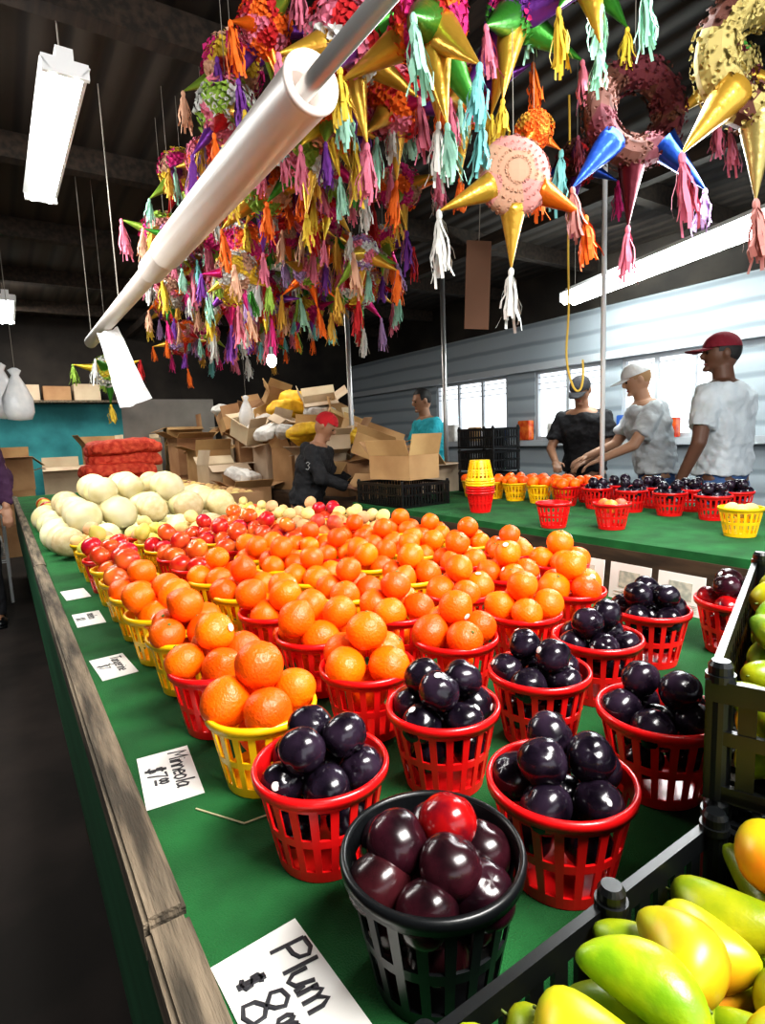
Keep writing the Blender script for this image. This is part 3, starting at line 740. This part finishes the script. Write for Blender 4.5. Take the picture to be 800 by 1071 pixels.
hp=[(4.35,2.40,.34),(4.9,2.45,.42),(5.3,2.35,.46),(5.6,2.65,.52),(6.0,2.45,.54),(6.1,2.85,.68),(5.0,2.75,.50),(5.45,2.95,.58),(6.6,2.6,.66),(3.9,2.5,.26),(5.9,2.2,.46),(6.45,2.25,.56),(4.6,2.75,.42),(5.3,2.8,.66),(6.3,2.7,.80)]
for s,t,z in hp:
    cbox(W(s,t,BZ+z+.04),R.uniform(.22,.34),R.uniform(.18,.28),R.uniform(.12,.22),R.uniform(0,6.28),R.choice([M_cardboard,M_cardboard2]),'small crushed cardboard box tossed on the heap',tilt=(R.uniform(-.5,.5),R.uniform(-.5,.5)))
for i,(s,t) in enumerate(((4.75,1.62),(5.4,1.62),(6.05,1.62),(6.7,1.62),(7.35,1.62))):
    cbox(W(s,t,.62),.3,.60,.25,TH,M_cardboard,'long shallow cardboard tray of produce',flaps=False,name='cardboard_tray')
    slab('pallet_stand',s-.31,s+.31,t-.16,t+.16,0,.61,M_darkwood,kind=None,label='dark wooden stand under a produce tray',cat='stand')
    for k in range(8):
        ob('potato',F_po[0],W(s-.22+.15*(k//2),t-.06+.12*(k%2),.62+.22),(R.random(),0,R.random()),1.5,label='small tan produce in a cardboard tray',cat='potato',group='produce in trays')
for s,t,mm,rz,lx,h in ((5.3,1.95,M_cardboard,-.2,.36,.85),(6.0,1.95,M_cardboard2,.2,.42,1.05),(6.6,2.0,M_cardboard,.1,.4,1.2),(7.3,2.0,M_cardboard,.3,.45,1.35),(7.9,1.5,M_cardboard2,.4,.45,1.25),(8.0,2.1,M_cardboard,-.3,.45,1.5),
   (8.3,.1,M_cardboard,.2,.45,1.2),(8.4,.65,M_cardboard2,-.2,.42,1.05),(8.3,1.15,M_cardboard,.3,.45,1.3),(8.5,-.4,M_cardboard2,.1,.45,1.1)):
    k=0; zz=0
    while zz<h-.1:
        hh=h/3; cbox(W(s,t,zz),lx,.34,hh-.004,TH+rz*(k-1)*.3,mm,'cardboard box in a floor stack',flaps=(k==2)); zz+=hh; k+=1
slab('shelf',8.75,9.1,-.6,1.5,1.88,1.91,M_wood,kind=None,label='wooden shelf high on the teal wall',cat='shelf')
for i in range(5):
    cbox(W(8.92,-.35+i*.36,1.911),.32,.28,R.uniform(.18,.26),TH,R.choice([M_cardboard,M_cardboard2]),'cardboard box on the high shelf',flaps=False)
TXC=bpy.data.textures.new('folds','CLOUDS'); TXC.noise_scale=.11
def sack_mesh(seed,lx=.62,ly=.38,h=.14):
    rr=random.Random(seed); bm=bmesh.new(); ball(bm,(0,0,0),1,48,30)
    for v in bm.verts:
        x,y,z=v.co
        f=lambda q,e: math.copysign(abs(q)**e,q)
        v.co=Vector((f(x,.45)*lx/2,f(y,.5)*ly/2,f(z,.6)*h/2-.018*x*x))*(1+.04*math.sin(9*x+seed*2)*math.cos(8*y))
    return bake(b2m(bm,'sack'),[('DISPLACE',dict(texture=TXC,strength=.05,mid_level=.5,texture_coords='LOCAL'))],True)
SK=[sack_mesh(i) for i in range(3)]
for k in range(5):
    ob('sack',SK[k%3],W(5.60+.05*(k%2),.92+.04*math.sin(k*2.3),TZ+.065+k*.100),(R.uniform(-.04,.04),R.uniform(-.07,.07),TH+R.uniform(-.15,.15)),(1.0,1.1,.95),m=M_sack,label='plump red mesh produce sack in a stack',cat='sack',group='red sacks stacked on the counter')
for s,t,z,m_,r,l,k in ((5.3,2.25,BZ+.58,M_sackw,.3,'white',.7),(4.7,2.35,BZ+.50,M_sacky,.5,'yellow',.8),(5.15,2.7,BZ+.74,M_sackw,-.4,'white',.6),(5.6,2.6,BZ+.78,M_sacky,.2,'yellow',.9),(6.2,2.4,BZ+.74,M_sackw,.9,'white',.8),(4.45,2.55,BZ+.48,M_sacky,.9,'yellow',.8),
   (5.0,2.30,BZ+.54,M_sackw,1.2,'white',.7),(5.9,2.3,BZ+.64,M_sackw,.1,'white',.8),(5.75,2.8,BZ+.90,M_sacky,.6,'yellow',.9),(6.6,2.3,BZ+.78,M_sackw,.4,'white',.8),(5.35,1.95,.95,M_sackw,.7,'white',.7),(5.2,2.95,BZ+.66,M_sacky,1.4,'yellow',.8)):
    ob('sack',R.choice(SK),W(s,t,z),(R.uniform(-.35,.35),R.uniform(-.5,.5),TH+r),(k*.85,k,k*1.1),m=m_,label=l+' produce sack slumped on boxes',cat='sack',group='sacks slumped on the bench')
crate(W(2.95,2.10,T2),.36,.5,.14,(0,0,TH),'black plastic crate at the end of the counter')
cbox(W(2.95,2.12,T2+.156),.26,.36,.15,TH+.15,M_cardboard,'open cardboard box resting on a black crate')
for k in range(3): crate(W(3.02,2.92,T2+k*.156),.26,.36,.14,(0,0,TH),'black plastic crate in a stack on the counter')
rk=ob('rack',None,W(6.3,-.15,0),(0,0,TH),label='white wire rack holding bagged goods',cat='rack')
for x in (-.2,.12):
    bm=bmesh.new()
    for y in (-.6,.6): rod(bm,(x,y,0),(x,y,1.3),.012,seg=8)
    for z in (.05,1.28): rod(bm,(x,-.6,z),(x,.6,z),.008,seg=8)
    ob('side_frame',b2m(bm,'side_frame'),parent=rk,m=M_white)
for z in (.35,.75,1.15):
    bm=bmesh.new()
    for k in range(13): rod(bm,(-.2,-.6+k*.1,z),(.12,-.6+k*.1,z),.005,seg=6)
    for x in (-.2,.12): rod(bm,(x,-.6,z),(x,.6,z),.007,seg=6)
    ob('shelf',b2m(bm,'shelf'),parent=rk,m=M_white)
for k in range(6):
    ob('sack',SK[k%3],W(6.0+.45*(k%2),-.17,.43+.4*(k//2)),(0,0,TH+math.pi/2),(.55,.6,.9),m=M_sackw,label='white bag of goods on the wire rack',cat='sack',group='bags on the wire rack')

# ------------------------------------------------------------ people
SKIN={'tan':mat('tan_skin',(.33,.17,.10),.5),'dark':mat('brown_skin',(.13,.06,.035),.5),'light':mat('light_skin',(.44,.25,.16),.5)}
def cloth(n,c): return mat('cloth_'+n,c,.85,col2=tuple(x*.74 for x in c),scale=5,bump=1,bscale=9,bdist=.025)
SECS=[(.78,.150,.108),(.86,.168,.120),(.92,.170,.120),(1.0,.158,.112),(1.08,.152,.108),(1.18,.160,.114),(1.28,.174,.120),(1.36,.182,.118),(1.41,.176,.106),(1.45,.140,.088),(1.475,.09,.065)]
def person(p,face,H,lean,arms,skin,shirt,pants,hat,hair,label,sleeve='short',headturn=0,nod=0,wide=1):
    k=H/1.75
    root=ob('person',None,p,(0,0,face),(k*wide,k,k),label=label,cat='person')
    hip=Vector((0,0,.93)); RL=Matrix.Rotation(-lean,4,'X')
    def X(v): v=Vector(v); return hip+RL@(v-hip)
    def capsule(bm,a,b,r0,r1):
        rod(bm,a,b,r0,r1,14); ball(bm,a,r0,14,8); ball(bm,b,r1,14,8)
    def torso(bm,g,z0,z1):
        rings=[]
        for z,a,b in SECS:
            if z<z0-.001 or z>z1+.001: continue
            ring=[]
            for i in range(28):
                q=2*math.pi*i/28; c,s=math.cos(q),math.sin(q)
                v=Vector((math.copysign(abs(c)**.85,c)*(a+g),math.copysign(abs(s)**.85,s)*(b+g),z))
                ring.append(bm.verts.new(X(v) if z>.93 else v))
            rings.append(ring)
        for A,B in zip(rings[:-1],rings[1:]):
            for i in range(28): bm.faces.new((A[i],A[(i+1)%28],B[(i+1)%28],B[i]))
        bm.faces.new(rings[0][::-1]); bm.faces.new(rings[-1])
    bm=bmesh.new(); torso(bm,0,.78,1.48)
    capsule(bm,X((0,-.005,1.42)),X((0,.012,1.56)),.062,.055)
    hc=X((0,.02,1.635)); HR=RL@Matrix.Rotation(headturn,4,'Z')@Matrix.Rotation(-nod,4,'X')
    def Hh(v): return hc+HR@Vector(v)
    ball(bm,hc,(.076,.094,.108),20,16,HR); ball(bm,Hh((0,.02,-.055)),(.056,.068,.058),16,10,HR)
    ball(bm,Hh((0,.096,-.012)),(.014,.020,.024),10,8,HR); ball(bm,Hh((0,.080,.024)),(.048,.018,.012),10,8,HR)
    ball(bm,Hh((0,.080,-.088)),(.026,.02,.016),10,8,HR)
    for sx in (-1,1): ball(bm,Hh((sx*.078,-.005,-.005)),(.012,.020,.032),10,8,HR)
    for sx in (-1,1):
        capsule(bm,(sx*.09,0,.90),(sx*.10,.015,.50),.088,.058); capsule(bm,(sx*.10,.015,.5),(sx*.105,-.015,.09),.056,.036)
        capsule(bm,(sx*.105,-.02,.05),(sx*.12,.13,.035),.04,.032)
    J=[]
    for sx,(el,wr) in zip((-1,1),arms):
        sh=X((sx*.185,0,1.385)); el=Vector(el); wr=Vector(wr)
        J.append((sx,sh,el,wr))
        capsule(bm,X((sx*.12,0,1.385)),sh,.066,.056); capsule(bm,sh,el,.052,.040); capsule(bm,el,wr,.040,.027)
        d=(wr-el).normalized(); side=d.cross(Vector((0,0,1)))
        if side.length<.3: side=d.cross(Vector((0,1,0)))
        side.normalize(); nrm=side.cross(d)
        pc=wr+d*.045
        Q=Matrix((side,d,nrm)).transposed().to_4x4()
        ball(bm,pc,(.040,.052,.017),12,8,Q)
        for f,(o,L) in enumerate(zip((-.030,-.010,.010,.030),(.062,.075,.070,.052))):
            a=pc+side*o+d*.04; b=a+d*L*.5-nrm*.008; c=b+d*L*.4-nrm*.026
            capsule(bm,a,b,.0090,.0085); capsule(bm,b,c,.0085,.0072)
        a=wr+side*-.030*sx+d*.02; b=a+side*-.028*sx+d*.03; c=b+d*.03-nrm*.012
        capsule(bm,a,b,.012,.0105); capsule(bm,b,c,.0105,.008)
    me=bake(b2m(bm,'body'),[('REMESH',dict(mode='VOXEL',voxel_size=.0072)),('SMOOTH',dict(factor=.5,iterations=4))],True)
    ob('body',me,parent=root,m=skin)
    bm=bmesh.new(); torso(bm,.024,.91,1.45)
    for sx,sh,el,wr in J:
        end=sh.lerp(el,.72) if sleeve=='short' else el
        rod(bm,X((sx*.09,0,1.375)),sh,.078,.070,14); ball(bm,sh,.070)
        rod(bm,sh,end,.068,.074 if sleeve=='short' else .056,14)
        if sleeve!='short': ball(bm,el,.056); rod(bm,el,el.lerp(wr,.92),.056,.042,14)
    me=bake(b2m(bm,'shirt'),[('REMESH',dict(mode='VOXEL',voxel_size=.010)),('SMOOTH',dict(factor=.5,iterations=6)),('DISPLACE',dict(texture=TXC,strength=.06,mid_level=.45))],True)
    sht=ob('shirt',me,parent=root,m=shirt)
    bm=bmesh.new(); ball(bm,(0,0,.92),(.180,.130,.075),20,12); ball(bm,(0,0,.84),(.184,.132,.1),20,12)
    for sx in (-1,1):
        rod(bm,(sx*.09,0,.88),(sx*.10,.015,.5),.1,.074,14); ball(bm,(sx*.1,.015,.5),.074); rod(bm,(sx*.1,.015,.5),(sx*.105,-.015,.07),.073,.062,14)
    me=bake(b2m(bm,'trousers'),[('REMESH',dict(mode='VOXEL',voxel_size=.012)),('SMOOTH',dict(factor=.5,iterations=4)),('DISPLACE',dict(texture=TXC,strength=.02,mid_level=.45))],True)
    ob('trousers',me,parent=root,m=pants)
    for sx in (-1,1):
        bm=bmesh.new(); ball(bm,(sx*.105,-.02,.045),(.05,.06,.045)); ball(bm,(sx*.12,.09,.035),(.048,.095,.034)); cub(bm,sx*.115-.045,sx*.115+.045,-.07,.17,0,.02)
        ob('shoe',b2m(bm,'shoe',True),parent=root,m=M_blk)
    if hair:
        bm=bmesh.new(); ball(bm,(0,-.012,.022),(.083,.098,.102),24,18)
        bmesh.ops.delete(bm,geom=[v for v in bm.verts if (v.co.y>.045 and v.co.z<.06) or v.co.z<-.06 or (v.co.y>.0 and v.co.z<.0)],context='VERTS')
        ob('hair',b2m(bm,'hair',True),hc,HR.to_euler(),parent=root,m=hair)
    for sx in (-1,1):
        bm=bmesh.new(); ball(bm,(0,0,0),(.012,.008,.008),10,8); ob('eye',b2m(bm,'eye',True),Hh((sx*.030,.083,.004)),HR.to_euler(),parent=root,m=mat('eye_dark',(.03,.02,.015),.2))
    bm=bmesh.new(); ball(bm,(0,0,0),(.024,.007,.006),10,6); ob('mouth',b2m(bm,'mouth',True),Hh((0,.084,-.060)),HR.to_euler(),parent=root,m=mat('lips',(.30,.08,.06),.5))
    if hat:
        hm,ht=hat
        bm=bmesh.new(); ball(bm,(0,-.005,.032),(.088,.105,.095),24,18)
        bmesh.ops.delete(bm,geom=[v for v in bm.verts if v.co.z<(.03 if ht!='beanie' else -.01) or (ht=='beanie' and v.co.y>.03 and v.co.z<.045)],context='VERTS')
        o=ob('cap' if ht=='cap' else 'knit_hat',b2m(bm,'cap',True),hc,HR.to_euler(),parent=root,m=hm)
        if ht=='cap':
            bm=bmesh.new(); V=[]
            for j in range(4):
                V.append([bm.verts.new((.078*math.sin(a)*(1-.12*j/3),.055+.05*math.cos(a)+.03*j*(.4+.6*math.cos(a)),.036-.004*j-.012*math.sin(a)**2)) for a in [(-1.35+2.7*i/12) for i in range(13)]])
            for j in range(3):
                for i in range(12): bm.faces.new((V[j][i],V[j][i+1],V[j+1][i+1],V[j+1][i]))
            me=bake(b2m(bm,'visor'),[('SOLIDIFY',dict(thickness=.004))],True)
            ob('visor',me,(0,0,0),parent=o,m=hm)
    return root,sht
C_white=cloth('white',(.68,.74,.78)); C_grey=cloth('pale_grey',(.60,.64,.67)); C_black=cloth('black',(.015,.015,.018)); C_jean=cloth('denim',(.06,.13,.30))
C_teal=cloth('teal',(.03,.42,.50)); C_red=cloth('red',(.50,.012,.02)); C_darkred=cloth('maroon',(.20,.010,.025)); C_purple=cloth('dark_purple',(.05,.015,.05)); C_cap=cloth('white_cap',(.74,.74,.74))
H_blk=mat('black_hair',(.012,.010,.009),.6); H_blond=mat('light_brown_hair',(.35,.2,.09),.6)
d2=math.pi/2
person((2.16,3.62,0),.62,1.82,.02,[((-.27,.0,1.12),(-.29,.10,.88)),((.25,.02,1.12),(.23,.16,.90))],SKIN['dark'],C_white,C_jean,(C_darkred,'cap'),H_blk,'person in white T-shirt, blue jeans and maroon cap standing',headturn=.8,wide=1.12)
person((2.08,4.32,0),1.45,1.75,.20,[((-.23,.24,1.14),(-.18,.46,1.04)),((.23,.24,1.14),(.16,.48,1.05))],SKIN['light'],C_grey,C_jean,(C_cap,'cap'),H_blond,'person in pale grey T-shirt and white cap reaching forward over goods',nod=.15)
person((1.80,5.05,0),2.5,1.72,.18,[((-.25,.18,1.12),(-.12,.42,1.02)),((.25,.18,1.12),(.12,.42,1.02))],SKIN['tan'],C_black,C_black,(C_black,'cap'),H_blk,'person in black T-shirt and dark cap looking down at goods',nod=.35)
person((.50,5.75,0),1.9,1.72,.08,[((-.24,.1,1.14),(-.18,.35,1.06)),((.24,.1,1.14),(.18,.35,1.06))],SKIN['tan'],C_teal,C_black,None,H_blk,'person in teal T-shirt with short black hair behind boxes',nod=.15)
rt,sht=person((-.60,4.45,0),-d2-.15,1.50,.30,[((-.25,.22,1.16),(-.14,.44,1.06)),((.25,.22,1.16),(.14,.44,1.06))],SKIN['tan'],C_black,C_black,(C_red,'beanie'),None,'person in black jacket and red knit hat leaning over boxes',sleeve='long',nod=.3)
strokes([('3',-.02,-.04,.065)],.004,sht,loc=(.305,.13,1.27),rot=(math.pi/2,0,math.pi/2),m=mat('faded_print',(.30,.30,.30),.7),label='faded pale numeral on the jacket sleeve')
person((-2.98,4.1,0),-2.6,1.70,.05,[((-.25,.02,1.14),(-.25,.12,.90)),((.25,.02,1.14),(.25,.12,.92))],SKIN['tan'],C_purple,C_black,None,H_blk,'person in dark purple top and black trousers walking the aisle',sleeve='long')

# ------------------------------------------------------------ lights & world
w=bpy.data.worlds.new('world'); sc.world=w; w.use_nodes=True
bg=w.node_tree.nodes['Background']; bg.inputs['Color'].default_value=(.92,.96,1,1); bg.inputs['Strength'].default_value=1.7
def area(loc,target,sx,sy,pw,col=(1,1,1)):  # unseen fill lamps added to brighten counters, back hall and right wall
    l=bpy.data.lights.new('area','AREA'); l.shape='RECTANGLE'; l.size=sx; l.size_y=sy; l.energy=pw; l.color=col
    o=bpy.data.objects.new('area_light',l); o.location=loc; o.rotation_euler=(Vector(target)-Vector(loc)).to_track_quat('-Z','Y').to_euler(); COL.objects.link(o)
area(W(-.6,.8,2.6),W(1.0,.7,.8),1.2,.6,92,(1,.98,.94))
area(W(1.2,2.2,2.2),W(1.2,.8,.8),.4,1.2,26,(.97,1,1))
area(W(3.0,-.5,2.5),W(3.2,.9,.8),.5,1.2,42,(1,.98,.94))
area(W(5.6,2.0,2.95),W(5.4,2.0,.8),1.2,.5,36,(1,.95,.88))
area(W(7.6,.3,2.9),W(7.8,.6,.8),1.2,.5,40,(1,.95,.88))
area(W(3.2,4.4,2.5),W(3.6,5.6,1.6),.3,2.0,14,(.97,1,1))

cam=bpy.data.cameras.new('camera'); co=bpy.data.objects.new('camera',cam); COL.objects.link(co)
cam.sensor_fit='VERTICAL'; cam.sensor_height=24; cam.lens=600/1071*24; cam.clip_start=.02
co.matrix_world=Matrix.Translation((0,0,1.28))@Matrix.Rotation(math.radians(90-7.6),4,'X')@Matrix.Rotation(math.radians(-2.3),4,'Z')
sc.camera=co
sc.view_settings.view_transform='Standard'
try: sc.view_settings.look='Medium High Contrast'
except Exception: pass
sc.view_settings.exposure=.28
